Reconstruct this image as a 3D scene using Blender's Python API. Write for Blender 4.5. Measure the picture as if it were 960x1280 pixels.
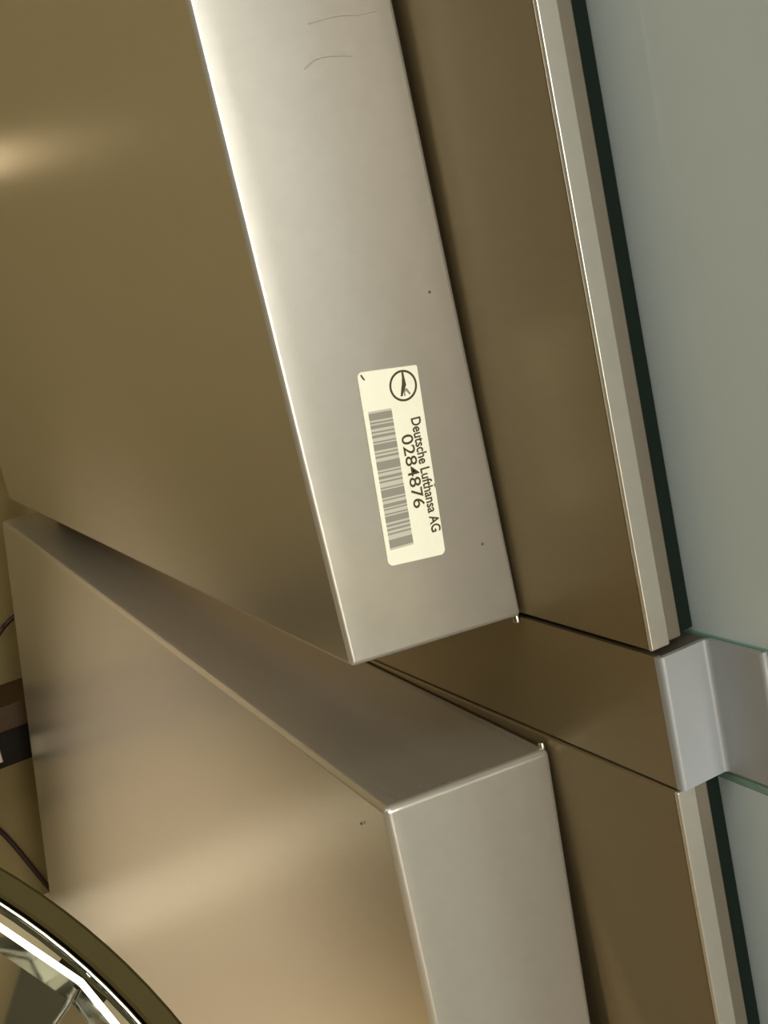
import bpy, bmesh, math, random
from mathutils import Vector, Matrix
random.seed(4)
for o in list(bpy.data.objects): bpy.data.objects.remove(o)
S = bpy.context.scene
COL = S.collection
Z0 = 0.42                       # height of the upper panel's lower edge above the floor

# ------------------------------------------------------------------ camera
cd = bpy.data.cameras.new('camera'); cam = bpy.data.objects.new('camera', cd); COL.objects.link(cam)
cd.sensor_fit = 'VERTICAL'; cd.sensor_height = 24.0; cd.lens = 1569.11 / 1280 * 24.0
cd.clip_start = 0.01
RT, DN, FW = (0.86006, -0.46428, -0.21150), (-0.28500, -0.09337, -0.95397), (0.42316, 0.88075, -0.21262)
cam.matrix_world = Matrix(((RT[0], -DN[0], -FW[0], -0.12780), (RT[1], -DN[1], -FW[1], -0.31040),
                           (RT[2], -DN[2], -FW[2], 0.11802 + Z0), (0, 0, 0, 1)))
S.camera = cam
# ------------------------------------------------------------------ world, light, exposure
w = bpy.data.worlds.new('world'); S.world = w; w.use_nodes = True
w.node_tree.nodes['Background'].inputs[0].default_value = (1, .9, .7, 1)
w.node_tree.nodes['Background'].inputs[1].default_value = 0.05
S.view_settings.view_transform = 'Standard'; S.view_settings.look = 'None'
S.view_settings.exposure = 0.0; S.view_settings.gamma = 1.0; S.view_settings.use_curve_mapping = False

def area_light(name, loc, target, size, sizey, power, col):
    l = bpy.data.lights.new(name, 'AREA'); l.shape = 'RECTANGLE'; l.size = size; l.size_y = sizey
    l.energy = power; l.color = col
    o = bpy.data.objects.new(name, l); COL.objects.link(o); o.location = loc
    o.rotation_euler = (Vector(target) - Vector(loc)).to_track_quat('-Z', 'Y').to_euler()
    return o
# unseen lights: the added front fill and two assumed ceiling lamps
area_light('front_fill', (0.0, -3.3, .95), (0.0, 0, .7), 1.8, 1.4, 118, (1.0, .98, .91))  # added to brighten the front faces, the wall has no window
area_light('ceiling_lamp_behind', (0.0, -1.7, 2.5), (0.0, -1.5, 0), 1.2, 0.6, 9, (1.0, .96, .84))
area_light('ceiling_lamp_side', (-1.7, -0.9, 2.5), (-1.7, -0.9, 0), 0.6, 1.2, 13, (1.0, .96, .88))
def spot(name, loc, target, power, angle, blend, col, r=.04):
    l = bpy.data.lights.new(name, 'SPOT'); l.energy = power; l.spot_size = math.radians(angle); l.spot_blend = blend
    l.color = col; l.shadow_soft_size = r
    o = bpy.data.objects.new(name, l); COL.objects.link(o); o.location = loc
    o.rotation_euler = (Vector(target) - Vector(loc)).to_track_quat('-Z', 'Y').to_euler()
# unseen warm spot added to brighten the side of the lower panel
spot('panel_fill_spot', (-2.8, 0.1, 1.15), (0, .26, 0.13), 640, 14, 1.0, (1.0, .80, .58))

# ------------------------------------------------------------------ materials
def lin(c):
    return tuple((x / 12.92 if x <= .04045 else ((x + .055) / 1.055) ** 2.4) for x in [v / 255 for v in c])
def mat(name, rgb, metallic=0., rough=.5, noise=0., nscale=300., brushed=None, bump=0., coat=0., spec=.5, emit=None, estr=0., trans=0., ior=1.5, aniso=0.):
    m = bpy.data.materials.new(name); m.use_nodes = True
    nt = m.node_tree; b = nt.nodes['Principled BSDF']
    c = lin(rgb)
    b.inputs['Base Color'].default_value = (*c, 1); b.inputs['Metallic'].default_value = metallic
    b.inputs['Roughness'].default_value = rough; b.inputs['Specular IOR Level'].default_value = spec
    b.inputs['Coat Weight'].default_value = coat; b.inputs['Coat Roughness'].default_value = .08
    b.inputs['Transmission Weight'].default_value = trans; b.inputs['IOR'].default_value = ior
    b.inputs['Anisotropic'].default_value = aniso
    if emit: b.inputs['Emission Color'].default_value = (*lin(emit), 1); b.inputs['Emission Strength'].default_value = estr
    tc = nt.nodes.new('ShaderNodeTexCoord')
    mp = nt.nodes.new('ShaderNodeMapping'); nt.links.new(tc.outputs['Object'], mp.inputs[0])
    if brushed: mp.inputs['Scale'].default_value = brushed
    if noise or bump:
        n = nt.nodes.new('ShaderNodeTexNoise'); n.inputs['Scale'].default_value = nscale; n.inputs['Detail'].default_value = 3
        nt.links.new(mp.outputs[0], n.inputs['Vector'])
        if noise:
            mx = nt.nodes.new('ShaderNodeMix'); mx.data_type = 'RGBA'
            mx.inputs[6].default_value = (*[x * (1 - noise) for x in c], 1); mx.inputs[7].default_value = (*[min(1, x * (1 + noise)) for x in c], 1)
            nt.links.new(n.outputs['Fac'], mx.inputs[0]); nt.links.new(mx.outputs[2], b.inputs['Base Color'])
        if bump:
            bp = nt.nodes.new('ShaderNodeBump'); bp.inputs['Strength'].default_value = bump; bp.inputs['Distance'].default_value = .0005
            nt.links.new(n.outputs['Fac'], bp.inputs['Height']); nt.links.new(bp.outputs[0], b.inputs['Normal'])
    return m
M = dict(
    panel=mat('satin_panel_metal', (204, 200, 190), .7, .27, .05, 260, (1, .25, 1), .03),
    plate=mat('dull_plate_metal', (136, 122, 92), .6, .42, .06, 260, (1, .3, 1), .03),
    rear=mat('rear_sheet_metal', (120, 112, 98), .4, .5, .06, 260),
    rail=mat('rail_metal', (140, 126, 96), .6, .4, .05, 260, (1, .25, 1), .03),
    glass=mat('frosted_glass', (204, 220, 226), 0, .45, .02, 60, None, 0, .5),
    glass_edge=mat('polished_glass_edge', (128, 166, 156), 0, .15, 0, 1, None, 0, 1.),
    paper=mat('sticker_paper', (253, 252, 232), 0, .55, .02, 400),
    ink=mat('dark_print', (72, 62, 34), 0, .7),
    grey_ink=mat('grey_print', (150, 148, 136), 0, .7),
    pale_ink=mat('pale_grey_print', (204, 202, 188), 0, .7),
    rim=mat('dark_rim_metal', (60, 52, 24), .0, .6, .06, 300, spec=.15),
    chrome=mat('mirror_chrome', (225, 225, 218), 1., .05),
    black=mat('black_plastic', (24, 18, 14), 0, .5, .1, 200, spec=.15),
    cable=mat('cable_sheath', (50, 26, 28), 0, .5, .1, 200),
    wood=mat('brown_wood', (66, 46, 18), 0, .6, .25, 40, (1, 6, 6)),
    wall=mat('ochre_wall_paint', (134, 118, 74), 0, .8, .06, 90, None, .1),
    wall2=mat('olive_wall_paint', (84, 82, 62), 0, .8, .06, 60),
    floor=mat('tan_floor', (168, 150, 112), 0, .45, .12, 14),
    ceil=mat('ceiling_paint', (190, 180, 150), 0, .9, .03, 40),
    clamp=mat('pale_clamp_metal', (164, 168, 172), .3, .35, .03, 260),
    gap_dark=mat('gap_shade_colour', (22, 32, 27), 0, .8, .1, 300, spec=.1),  # near-black green, the shade beside the glass as a colour
    trim=mat('cream_trim_paint', (236, 226, 204), 0, .5, .02, 60),
    pin=mat('steel_pin', (190, 185, 170), 1., .3),
    mark=mat('grey_scuff', (172, 164, 150), 0, .8),
    shade=mat('lamp_shade_glass', (255, 240, 215), 0, .5, emit=(255, 226, 180), estr=4.5),
)
# ------------------------------------------------------------------ helpers
def link(name, me, m, parent=None, label=None, cat=None, group=None, kind=None):
    o = bpy.data.objects.new(name, me); COL.objects.link(o)
    if m: me.materials.append(m)
    if parent: o.parent = parent
    if label: o['label'] = label
    if cat: o['category'] = cat
    if group: o['group'] = group
    if kind: o['kind'] = kind
    if me.get('wn'):
        md = o.modifiers.new('weighted_normal', 'WEIGHTED_NORMAL'); md.keep_sharp = True; md.weight = 100
    return o
def thing(name, label, cat, loc=(0, 0, 0), group=None):
    o = bpy.data.objects.new(name, None); COL.objects.link(o); o.location = loc; o.empty_display_size = .02
    o['label'] = label; o['category'] = cat
    if group: o['group'] = group
    return o
def P(u, v, h): return Vector((u, v, h + Z0))
def local(parent):      # world -> parent space (parents are only translated)
    l = Vector(parent.location) if parent else Vector((0, 0, 0))
    return lambda p: Vector(p) - l
def to_mesh(bm, smooth=None):
    bmesh.ops.recalc_face_normals(bm, faces=bm.faces[:])
    me = bpy.data.meshes.new('m')
    if smooth is not None:
        for f in bm.faces: f.smooth = True
        for e in bm.edges:
            if len(e.link_faces) == 2 and e.calc_face_angle() > smooth: e.smooth = False
    bm.to_mesh(me); bm.free(); return me
def loft_box(c, cuts=0, bev=.001, seg=2, off=(0, 0, 0)):
    """c: dict (i,j,k)->point, i = left/right, j = near/far, k = bottom/top"""
    bm = bmesh.new(); bmesh.ops.create_cube(bm, size=1.0)
    if cuts: bmesh.ops.subdivide_edges(bm, edges=bm.edges[:], cuts=cuts, use_grid_fill=True)
    for v in bm.verts:
        a, b, d = [x + .5 for x in v.co]; r = Vector((0, 0, 0))
        for (i, j, k), p in c.items():
            r += Vector(p) * ((a if i else 1 - a) * (b if j else 1 - b) * (d if k else 1 - d))
        v.co = r - Vector(off)
    if bev:
        es = [e for e in bm.edges if e.calc_face_angle(0) > .7]
        bmesh.ops.bevel(bm, geom=es, offset=bev, segments=seg, affect='EDGES', profile=.5)
    me = to_mesh(bm, .9)
    if bev: me['wn'] = 1
    return me
def box(x0, x1, y0, y1, z0, z1, bev=.0005, seg=2, off=(0, 0, 0)):
    c = {(i, j, k): ((x0, x1)[i], (y0, y1)[j], (z0, z1)[k]) for i in (0, 1) for j in (0, 1) for k in (0, 1)}
    return loft_box(c, 0, bev, seg, off)
def extrude_outline(pts, thick):      # outline in x,z ; thickness towards -y
    bm = bmesh.new()
    a = [bm.verts.new((p[0], 0, p[1])) for p in pts]; b = [bm.verts.new((p[0], -thick, p[1])) for p in pts]
    n = len(pts); bm.faces.new(a[::-1]); bm.faces.new(b)
    for i in range(n): bm.faces.new((a[i], a[(i + 1) % n], b[(i + 1) % n], b[i]))
    return to_mesh(bm)
def tube(pts, r, n=10, closed=False):
    bm = bmesh.new(); rings = []; L = len(pts)
    for i, p in enumerate(pts):
        p = Vector(p)
        if closed: t = Vector(pts[(i + 1) % L]) - Vector(pts[i - 1])
        else: t = Vector(pts[min(i + 1, L - 1)]) - Vector(pts[max(i - 1, 0)])
        t.normalize(); up = Vector((0, 1, 0)) if abs(t.y) < .9 else Vector((1, 0, 0))
        a = t.cross(up).normalized(); b = t.cross(a)
        rings.append([bm.verts.new(p + r * (math.cos(q) * a + math.sin(q) * b)) for q in [2 * math.pi * k / n for k in range(n)]])
    for i in range(L if closed else L - 1):
        A, B = rings[i], rings[(i + 1) % L]
        for k in range(n): bm.faces.new((A[k], A[(k + 1) % n], B[(k + 1) % n], B[k]))
    if not closed: bm.faces.new(rings[0]); bm.faces.new(rings[-1])
    return to_mesh(bm, .9)
def smooth_path(pts, n=8):
    out = []; q = [pts[0]] + pts + [pts[-1]]
    for i in range(1, len(q) - 2):
        a, b, c, d = [Vector(x) for x in q[i - 1:i + 3]]
        for k in range(n):
            t = k / n
            out.append(.5 * ((2 * b) + (c - a) * t + (2 * a - 5 * b + 4 * c - d) * t * t + (3 * b - a - 3 * c + d) * t ** 3))
    out.append(Vector(pts[-1])); return out
def lathe(prof, n=48, arc=None, closed=False):    # profile of (r, z) about local z
    bm = bmesh.new(); rings = []
    for k in range(n):
        a = 2 * math.pi * k / n
        rings.append([bm.verts.new((r * math.cos(a), r * math.sin(a), z)) for r, z in prof])
    m = len(prof)
    for k in range(n):
        A, B = rings[k], rings[(k + 1) % n]
        for i in range(m if closed else m - 1):
            j = (i + 1) % m
            if prof[i][0] < 1e-6 and prof[j][0] < 1e-6: continue
            bm.faces.new((A[i], A[j], B[j], B[i]))
    bmesh.ops.remove_doubles(bm, verts=bm.verts[:], dist=1e-6)
    return to_mesh(bm, .5)
def text_mesh(body, size, bold=0.):
    cu = bpy.data.curves.new('txt', 'FONT'); cu.body = body; cu.size = size; cu.align_x = 'LEFT'; cu.align_y = 'CENTER'; cu.offset = bold
    o = bpy.data.objects.new('txt', cu); COL.objects.link(o)
    bpy.context.view_layer.update()
    me = bpy.data.meshes.new_from_object(o.evaluated_get(bpy.context.evaluated_depsgraph_get()))
    bpy.data.objects.remove(o); bpy.data.curves.remove(cu); me.materials.clear(); return me

# ------------------------------------------------------------------ the room
X0, X1, Y0, Y1, ZC = -3.0, 2.2, -3.4, 0.76, 2.6
T = .1
def struct(name, b, m): return link(name, box(*b, bev=0), m, kind='structure')
struct('floor', (X0 - T, X1 + T, Y0 - T, Y1 + T, -T, 0), M['floor'])
struct('ceiling', (X0 - T, X1 + T, Y0 - T, Y1 + T, ZC, ZC + T), M['ceil'])
struct('wall_back', (X0 - T, X1 + T, Y1, Y1 + T, 0, ZC), M['wall'])
struct('wall_left', (X0 - T, X0, Y0, Y1, 0, ZC), M['wall2'])
struct('wall_right', (X1, X1 + T, Y0, Y1, 0, ZC), M['wall2'])
struct('wall_front', (X0 - T, X1 + T, Y0 - T, Y0, 0, ZC), M['wall2'])

struct('baseboard_back', (X0, X1, Y1 - .012, Y1, 0, .050), M['trim'])

# ------------------------------------------------------------------ upper metal panel with the sticker
LV = 0.64
A = thing('metal_panel', 'upper satin metal panel with a white barcode sticker on its narrow end', 'metal panel', P(.03, .3, 0))
la = local(A)
cA = {(0, 0, 0): P(.0011, 0, .0032), (1, 0, 0): P(.0589, 0, -.0009), (0, 0, 1): P(-.0040, 0, .42), (1, 0, 1): P(.0553, 0, .42),
      (0, 1, 0): P(.0301, LV, -.0122), (1, 1, 0): P(.0585, LV, -.0140), (0, 1, 1): P(.0270, LV, .42), (1, 1, 1): P(.0540, LV, .42)}
link('shell', loft_box(cA, 7, .0016, 3, A.location), M['panel'], A)
# sticker (built in u,w about its own corner, standing off the panel end)
def uv_quad(c, a, b):   # bilinear in the sticker; a: across (0 left..1 right), b: down (0 top..1 bottom)
    TL, TR, BR, BL = c
    return tuple((TL[i] * (1 - a) + TR[i] * a) * (1 - b) + (BL[i] * (1 - a) + BR[i] * a) * b for i in (0, 1))
ST = ((.02218, .08286), (.04101, .08057), (.03749, .02565), (.01887, .02771))
outl = []
def corner(ca, cb, a0, r=.0016):
    for k in range(7):
        t = a0 + math.pi / 2 * k / 6; outl.append((ca + r * math.cos(t), cb + r * math.sin(t)))
# outline in local mm frame: x across 0..W, y down 0..H
SW, SH = .0189, .0552
corner(.0016, .0016, math.pi); corner(SW - .0005, .0005, 1.5 * math.pi, .0005)
outl += [(SW, .034), (SW - .0005, .0347), (SW, .0356)]
corner(SW - .0016, SH - .0016, 0); corner(.0016, SH - .0016, math.pi / 2)
outl = [uv_quad(ST, x / SW, y / SH) for x, y in outl]
so = (sum(p[0] for p in outl) / len(outl), sum(p[1] for p in outl) / len(outl))
sticker = link('sticker', extrude_outline([(p[0] - so[0], p[1] - so[1]) for p in outl], .00025), M['paper'], A, label='white rounded barcode sticker')
sticker.location = la(P(so[0], -.0002, so[1]))
SY = -.00045 + .0002   # front of the sticker in its own space
def s_quad(name, pts, m, y=-.00027, th=.00005):
    me = extrude_outline([(p[0] - so[0], p[1] - so[1]) for p in pts], th)
    o = link(name, me, m, sticker); o.location = (0, y + .00002, 0); return o
# barcode: pale field with darker bars
BQ = ((.02294, .07159), (.03024, .07085), (.02803, .03153), (.02044, .03199))
def bar(b0, b1, m, name='bar', y=-.00032):
    return s_quad(name, [uv_quad(BQ, 0, b0), uv_quad(BQ, 1, b0), uv_quad(BQ, 1, b1), uv_quad(BQ, 0, b1)], m, y)
bar(0, 1, M['pale_ink'], 'barcode_field', -.00026)
bars = [(.015, .065), (.078, .09), (.1, .125), (.145, .156), (.17, .19), (.215, .225), (.235, .28), (.295, .305), (.32, .335), (.36, .42), (.432, .442),
        (.465, .485), (.5, .512), (.545, .555), (.565, .62), (.632, .642), (.665, .69), (.7, .71), (.735, .745), (.755, .8), (.815, .83), (.845, .86), (.878, .89), (.925, .985)]
for b0, b1 in bars: bar(b0, b1, M['grey_ink'])
# lettering runs down the sticker, letter tops to the right
def s_text(name, body, p0, p1, height, m, bold=0.):
    me = text_mesh(body, 1.0, bold)
    xs = [v.co.x for v in me.vertices]; x0, x1 = min(xs), max(xs)
    d = Vector((p1[0] - p0[0], p1[1] - p0[1])); L = d.length; d /= L; up = Vector((-d.y, d.x))
    if up.x < 0: up = -up
    s = L / (x1 - x0)
    for v in me.vertices:
        q = Vector(p0) + d * ((v.co.x - x0) * s) + up * (v.co.y * height)
        v.co = (q.x - so[0], 0, q.y - so[1])
    o = link(name, me, m, sticker); o.location = (0, -.00034, 0)
    return o
s_text('lettering', 'Deutsche Lufthansa AG', (.03690, .0664), (.03590, .0329), .0043, M['ink'], .02)
s_text('number', '0284876', (.03296, .0624), (.03222, .0412), .0052, M['ink'], .006)
# emblem: ring with a slim rising bird
EC = (.03541, .07597); ER = .0044
def ring_mesh(c, r0, r1, th=.00005, n=40):
    bm = bmesh.new(); va = []
    for k in range(n):
        a = 2 * math.pi * k / n
        va.append([bm.verts.new((c[0] - so[0] + r * math.cos(a), y, c[1] - so[1] + r * math.sin(a))) for r, y in ((r0, 0), (r1, 0), (r1, -th), (r0, -th))])
    for k in range(n):
        p, q = va[k], va[(k + 1) % n]
        for i in range(4): bm.faces.new((p[i], p[(i + 1) % 4], q[(i + 1) % 4], q[i]))
    return to_mesh(bm)
o = link('emblem_ring', ring_mesh(EC, ER - .00062, ER), M['ink'], sticker); o.location = (0, -.00027, 0)
def e_poly(name, pts, m): s_quad(name, [(EC[0] + x * ER, EC[1] + y * ER) for x, y in pts], m, -.00027)
e_poly('emblem_bird', [(.06, .84), (.2, .84), (.2, .5), (.22, .0), (.06, -.22), (-.2, -.64), (-.34, -.62), (-.18, -.16), (-.08, .1), (.03, .5)], M['ink'])
e_poly('emblem_tail', [(.02, -.18), (.22, -.22), (.42, -.62), (.3, -.66), (.14, -.4), (.04, -.4), (.02, -.66), (-.1, -.66)], M['grey_ink'])
e_poly('sticker_mark', [(x, y + .72) for x, y in ((-2.82, .62), (-2.74, .4), (-2.6, .22), (-2.56, .3), (-2.66, .52), (-2.72, .66))], M['ink'])
# worn marks and a pin on the panel end
def scuff(parent, pts, r):
    l = local(parent)
    return link('scuff', tube([l(P(a, v, c)) for a, v, c in pts], r, 6), M['mark'], parent)
scuff(A, smooth_path([(.0267, .0, .1632), (.0305, .0, .1652), (.035, .0, .1655), (.0412, .0, .1648)], 5), .00022)
scuff(A, smooth_path([(.0305, .0, .1742), (.039, .0, .1752), (.046, .0, .1748), (.0512, .0, .1752)], 5), .0002)
for a, c in ((.05005, .09929), (.05038, .02456)):
    o = link('speck', lathe([(0, .0002), (.0004, .0001), (.0005, -.0003), (0, -.0003)], 10), M['ink'], A)
    o.location = la(P(a, 0, c)); o.rotation_euler = (math.pi / 2, 0, 0)
def pin(parent, u, v, h):
    o = link('corner_pin', lathe([(0, .0008), (.0009, .0006), (.0012, 0), (.0012, -.0016), (0, -.0016)], 14), M['pin'], parent)
    o.location = local(parent)(P(u, v, h)); return o
pin(A, .0580, .0022, -.0012)

# ------------------------------------------------------------------ lower metal panel
B = thing('metal_panel', 'lower satin metal panel standing on the floor, without any sticker', 'metal panel', P(.03, .3, -Z0))
lb = local(B)
cB = {(0, 0, 1): P(.0008, 0, -.0406), (1, 0, 1): P(.0592, 0, -.0446), (0, 0, 0): P(-.003, 0, -Z0), (1, 0, 0): P(.042, 0, -Z0),
      (0, 1, 1): P(.0203, LV, -.0261), (1, 1, 1): P(.0585, LV, -.0275), (0, 1, 0): P(-.0390, LV, -Z0), (1, 1, 0): P(.045, LV, -Z0)}
link('shell', loft_box(cB, 9, .0022, 3, B.location), M['panel'], B)
pin(B, .0583, .0030, -.0436)
o = link('speck', lathe([(0, .0002), (.0004, .0001), (.0005, -.0003), (0, -.0003)], 10), M['ink'], B)
o.location = lb(P(.0006, .02, -.052)); o.rotation_euler = (0, -math.pi / 2, 0)

# ------------------------------------------------------------------ backing plates (front sheet and thinner rear sheet)
UP, VE = .0598, -.0578
def backing(label, h0, h1):
    t = thing('backing_plate', label, 'plate', P(.064, .2, h0))
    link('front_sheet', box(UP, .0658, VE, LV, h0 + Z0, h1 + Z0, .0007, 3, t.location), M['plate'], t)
    link('lit_end', box(UP - .0001, .0659, VE - .0012, VE + .0004, h0 + Z0, h1 + Z0, .0005, 3, t.location), M['panel'], t, label='plate end made paler for the light on it')  # paler metal paints in the front light on the plate's end
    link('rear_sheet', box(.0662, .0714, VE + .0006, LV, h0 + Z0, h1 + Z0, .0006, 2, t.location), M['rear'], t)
    link('gap_shade_strip', box(.0714, .0776, VE + .003, LV, h0 + Z0, h1 + Z0, .0006, 2, t.location), M['gap_dark'], t, label='dark strip for the shade between plate and glass')  # dark strip put in for the shade beside the glass
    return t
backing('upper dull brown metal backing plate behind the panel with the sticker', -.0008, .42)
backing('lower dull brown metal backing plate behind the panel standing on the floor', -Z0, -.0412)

# ------------------------------------------------------------------ bent rail in the gap between the plates
def bent_sheet(path, h0, h1, th, off):
    bm = bmesh.new(); n = len(path); ins = []
    for i, p in enumerate(path):
        p = Vector(p); d0 = (Vector(path[i]) - Vector(path[i - 1])).normalized() if i else None
        d1 = (Vector(path[i + 1]) - Vector(path[i])).normalized() if i < n - 1 else None
        d0 = d0 or d1; d1 = d1 or d0
        nn = Vector((-d0.y - d1.y, d0.x + d1.x)).normalized()
        k = th / max(.35, nn.dot(Vector((-d0.y, d0.x))))
        ins.append(p + nn * k)
    def V(p, z): return bm.verts.new((p[0] - off[0], p[1] - off[1], z - off[2]))
    R = [[V(path[i], h0), V(path[i], h1), V(ins[i], h1), V(ins[i], h0)] for i in range(n)]
    for i in range(n - 1):
        for k in range(4): bm.faces.new((R[i][k], R[i][(k + 1) % 4], R[i + 1][(k + 1) % 4], R[i + 1][k]))
    bm.faces.new(R[0]); bm.faces.new(R[-1][::-1])
    return to_mesh(bm, .5)
def fillet(pts, r, n=5):
    out = [Vector(pts[0])]
    for i in range(1, len(pts) - 1):
        p = Vector(pts[i]); a = (Vector(pts[i - 1]) - p).normalized(); b = (Vector(pts[i + 1]) - p).normalized()
        s, e = p + a * r, p + b * r
        for k in range(n + 1):
            t = k / n; out.append(s * (1 - t) ** 2 + p * 2 * t * (1 - t) + e * t * t)
    out.append(Vector(pts[-1])); return out
rail_root = thing('connecting_rail', 'bent metal rail stepping around the plates in the gap between both panels', 'rail', P(.07, -.05, -.04))
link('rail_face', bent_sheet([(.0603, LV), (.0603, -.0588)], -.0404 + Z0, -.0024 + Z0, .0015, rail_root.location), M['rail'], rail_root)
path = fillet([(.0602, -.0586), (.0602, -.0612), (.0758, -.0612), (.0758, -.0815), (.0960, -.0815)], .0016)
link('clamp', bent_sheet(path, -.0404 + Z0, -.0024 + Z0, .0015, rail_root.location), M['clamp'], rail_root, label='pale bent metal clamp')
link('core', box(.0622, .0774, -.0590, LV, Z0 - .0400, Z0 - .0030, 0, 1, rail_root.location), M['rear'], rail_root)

# ------------------------------------------------------------------ glass panes
def pane(label, h0, h1):
    t = thing('glass_pane', label, 'glass pane', P(.082, -.1, h0))
    link('pane', box(.0778, .0858, -.62, .5, h0 + Z0, h1 + Z0, .0009, 2, t.location), M['glass'], t)
    return t
gu = pane('upper frosted grey green glass pane above the bent rail', -.0030, .42)
link('polished_edge', box(.0776, .0864, -.62, .5, Z0 - .0044, Z0 - .0016, .0006, 2, gu.location), M['glass_edge'], gu)
gl = pane('lower frosted grey green glass pane below the bent rail', -Z0, -.0440)
link('polished_edge', box(.0776, .0864, -.62, .5, Z0 - .0452, Z0 - .0425, .0006, 2, gl.location), M['glass_edge'], gl)

# ------------------------------------------------------------------ round chrome reflector
DC = P(-.22385, -.11096, -.05364); DN_ = Vector((-.09963, -.76225, .63957)).normalized()
D = thing('reflector_lamp', 'round mirror chrome reflector with a dark rim in front of the lower panel', 'lamp', (DC.x, DC.y + .05, 0))
e1 = Vector((0, 0, 1)).cross(DN_).normalized(); e2 = DN_.cross(e1)
DM = Matrix(((e1.x, e2.x, DN_.x, DC.x), (e1.y, e2.y, DN_.y, DC.y), (e1.z, e2.z, DN_.z, DC.z), (0, 0, 0, 1)))
def dish_part(name, me, m, parent=D, label=None):
    o = link(name, me, m, parent, label)
    o.matrix_parent_inverse = Matrix.Identity(4)
    o.matrix_basis = Matrix.Translation(-Vector(D.location)) @ DM if parent is D else Matrix.Identity(4)
    return o
RO = .1419
dish_part('rim', lathe([(RO, -.001), (RO - .0006, 0), (.1378, .0), (.1372, -.0006), (.1372, -.006), (RO - .003, -.03), (RO, -.03)], 160, closed=True), M['rim'], label='dark olive metal rim')
tor = [(.1362 + .0005 * math.cos(a), -.0010 + .0005 * math.sin(a)) for a in [2 * math.pi * k / 10 for k in range(10)]]
refl_root = None
# faceted reflector: rings of flat mirrors
NF = 24; TH0 = math.radians(29.2)
prof = [(.1368, -.0010), (.1352, -.0044), (.1344, -.0046), (.1331, -.0046), (.1305, -.0100), (.105, -.030), (.07, -.046), (.03, -.055)]
bm = bmesh.new()
NA = NF * 6
grid = []
for k in range(NA):
    fk = (k % 6) / 6.0; a = TH0 + 2 * math.pi * k / NA
    row = []
    for i, (r, z) in enumerate(prof):
        dz = 0 if i < 5 else -.004 * math.sin(math.pi * fk) * (1 if i < 7 else 0)
        if i > 1: r *= math.cos(math.pi / NF) / math.cos(fk * 2 * math.pi / NF - math.pi / NF) * 1.004
        row.append(bm.verts.new((r * math.cos(a), r * math.sin(a), z + dz)))
    grid.append(row)
for k in range(NA):
    A_, B_ = grid[k], grid[(k + 1) % NA]
    for i in range(len(prof) - 1): bm.faces.new((A_[i], A_[i + 1], B_[i + 1], B_[i]))
bm.faces.new([g[-1] for g in grid])
refl = dish_part('reflector', to_mesh(bm, .12), M['chrome'], label='faceted mirror chrome bowl')
dish_part('bead', lathe(tor, 160, closed=True), M['chrome'], refl)
for k in range(NF):
    a = TH0 + 2 * math.pi * k / NF
    if k == 0: rib_me = tube([Vector((r, 0, z + .0004)) for r, z in prof[3:]], .0006, 8)
    o = link('rib', rib_me, None if k else M['chrome'], refl); o.rotation_euler = (0, 0, a)
dish_part('bulb', lathe([(0, -.018), (.006, -.02), (.010, -.028), (.011, -.038), (.009, -.05), (.009, -.058), (0, -.058)], 24), M['paper'], refl)
dish_part('back_shell', lathe([(.1395, -.029), (.128, -.045), (.10, -.058), (.06, -.066), (0, -.068)], 64), M['rim'])
# stand
bk = DC - DN_ * .066
ld = local(D)
link('pole', tube([ld((bk.x, bk.y + .0, bk.z)), ld((bk.x, bk.y + .03, bk.z - .03)), ld((bk.x, bk.y + .04, bk.z - .08)), ld((bk.x, bk.y + .04, .01))], .009, 16), M['rim'], D)
o = link('base', lathe([(0, .014), (.085, .012), (.09, .008), (.09, 0), (0, 0)], 48), M['rim'], D)
o.location = ld((bk.x, bk.y + .04, 0))

# ------------------------------------------------------------------ things by the back wall
L_ = thing('wall_ledge', 'dark brown wooden ledge with a black lower front on the ochre wall', 'ledge', P(-.2, .72, -.225))
ll = L_.location
link('board', box(-.42, .04, .695, Y1, Z0 - .198, Z0 - .178, .001, 2, ll), M['wood'], L_)
link('lower_front', box(-.42, .03, .700, Y1, Z0 - .228, Z0 - .199, .001, 2, ll), M['black'], L_)
link('end_clip', box(-.032, -.0215, .697, .70, Z0 - .222, Z0 - .206, .0005, 2, ll), M['pin'], L_)
cb = [P(.06, .752, -.117), P(.03, .752, -.1225), P(.018, .752, -.1278), P(.0096, .752, -.1341), P(-.03, .735, -.16), P(-.075, .685, -.188), P(-.085, .685, -.24),
      P(-.062, .735, -.268), P(-.0355, .752, -.2952), P(-.0129, .752, -.3562 + .002), P(.0, .752, -.385), P(.03, .752, -.415)]
link('cable', tube(smooth_path(cb, 6), .0021, 10), M['cable'], None, 'thin dark cable looping down the ochre wall in front of the ledge', 'cable')
# unseen lamp on the back wall, added for the upper panel's highlight
W_ = thing('highlight_lamp', 'small warm unseen lamp added for the highlight on the upper panel', 'lamp', (-.03, Y1, Z0 + .235))
o = link('mount', box(-.012, .012, -.008, 0, -.02, .02, .002, 2), M['rim'], W_)
o = link('lamp_shade', lathe([(0, .014), (.007, .012), (.011, .006), (.012, 0), (.011, -.006), (.007, -.012), (0, -.014)], 24), M['shade'], W_)
o.location = (0, -.035, 0)
link('arm', tube([(0, -.006, -.018), (0, -.025, -.022), (0, -.035, -.013)], .003, 8), M['rim'], W_)
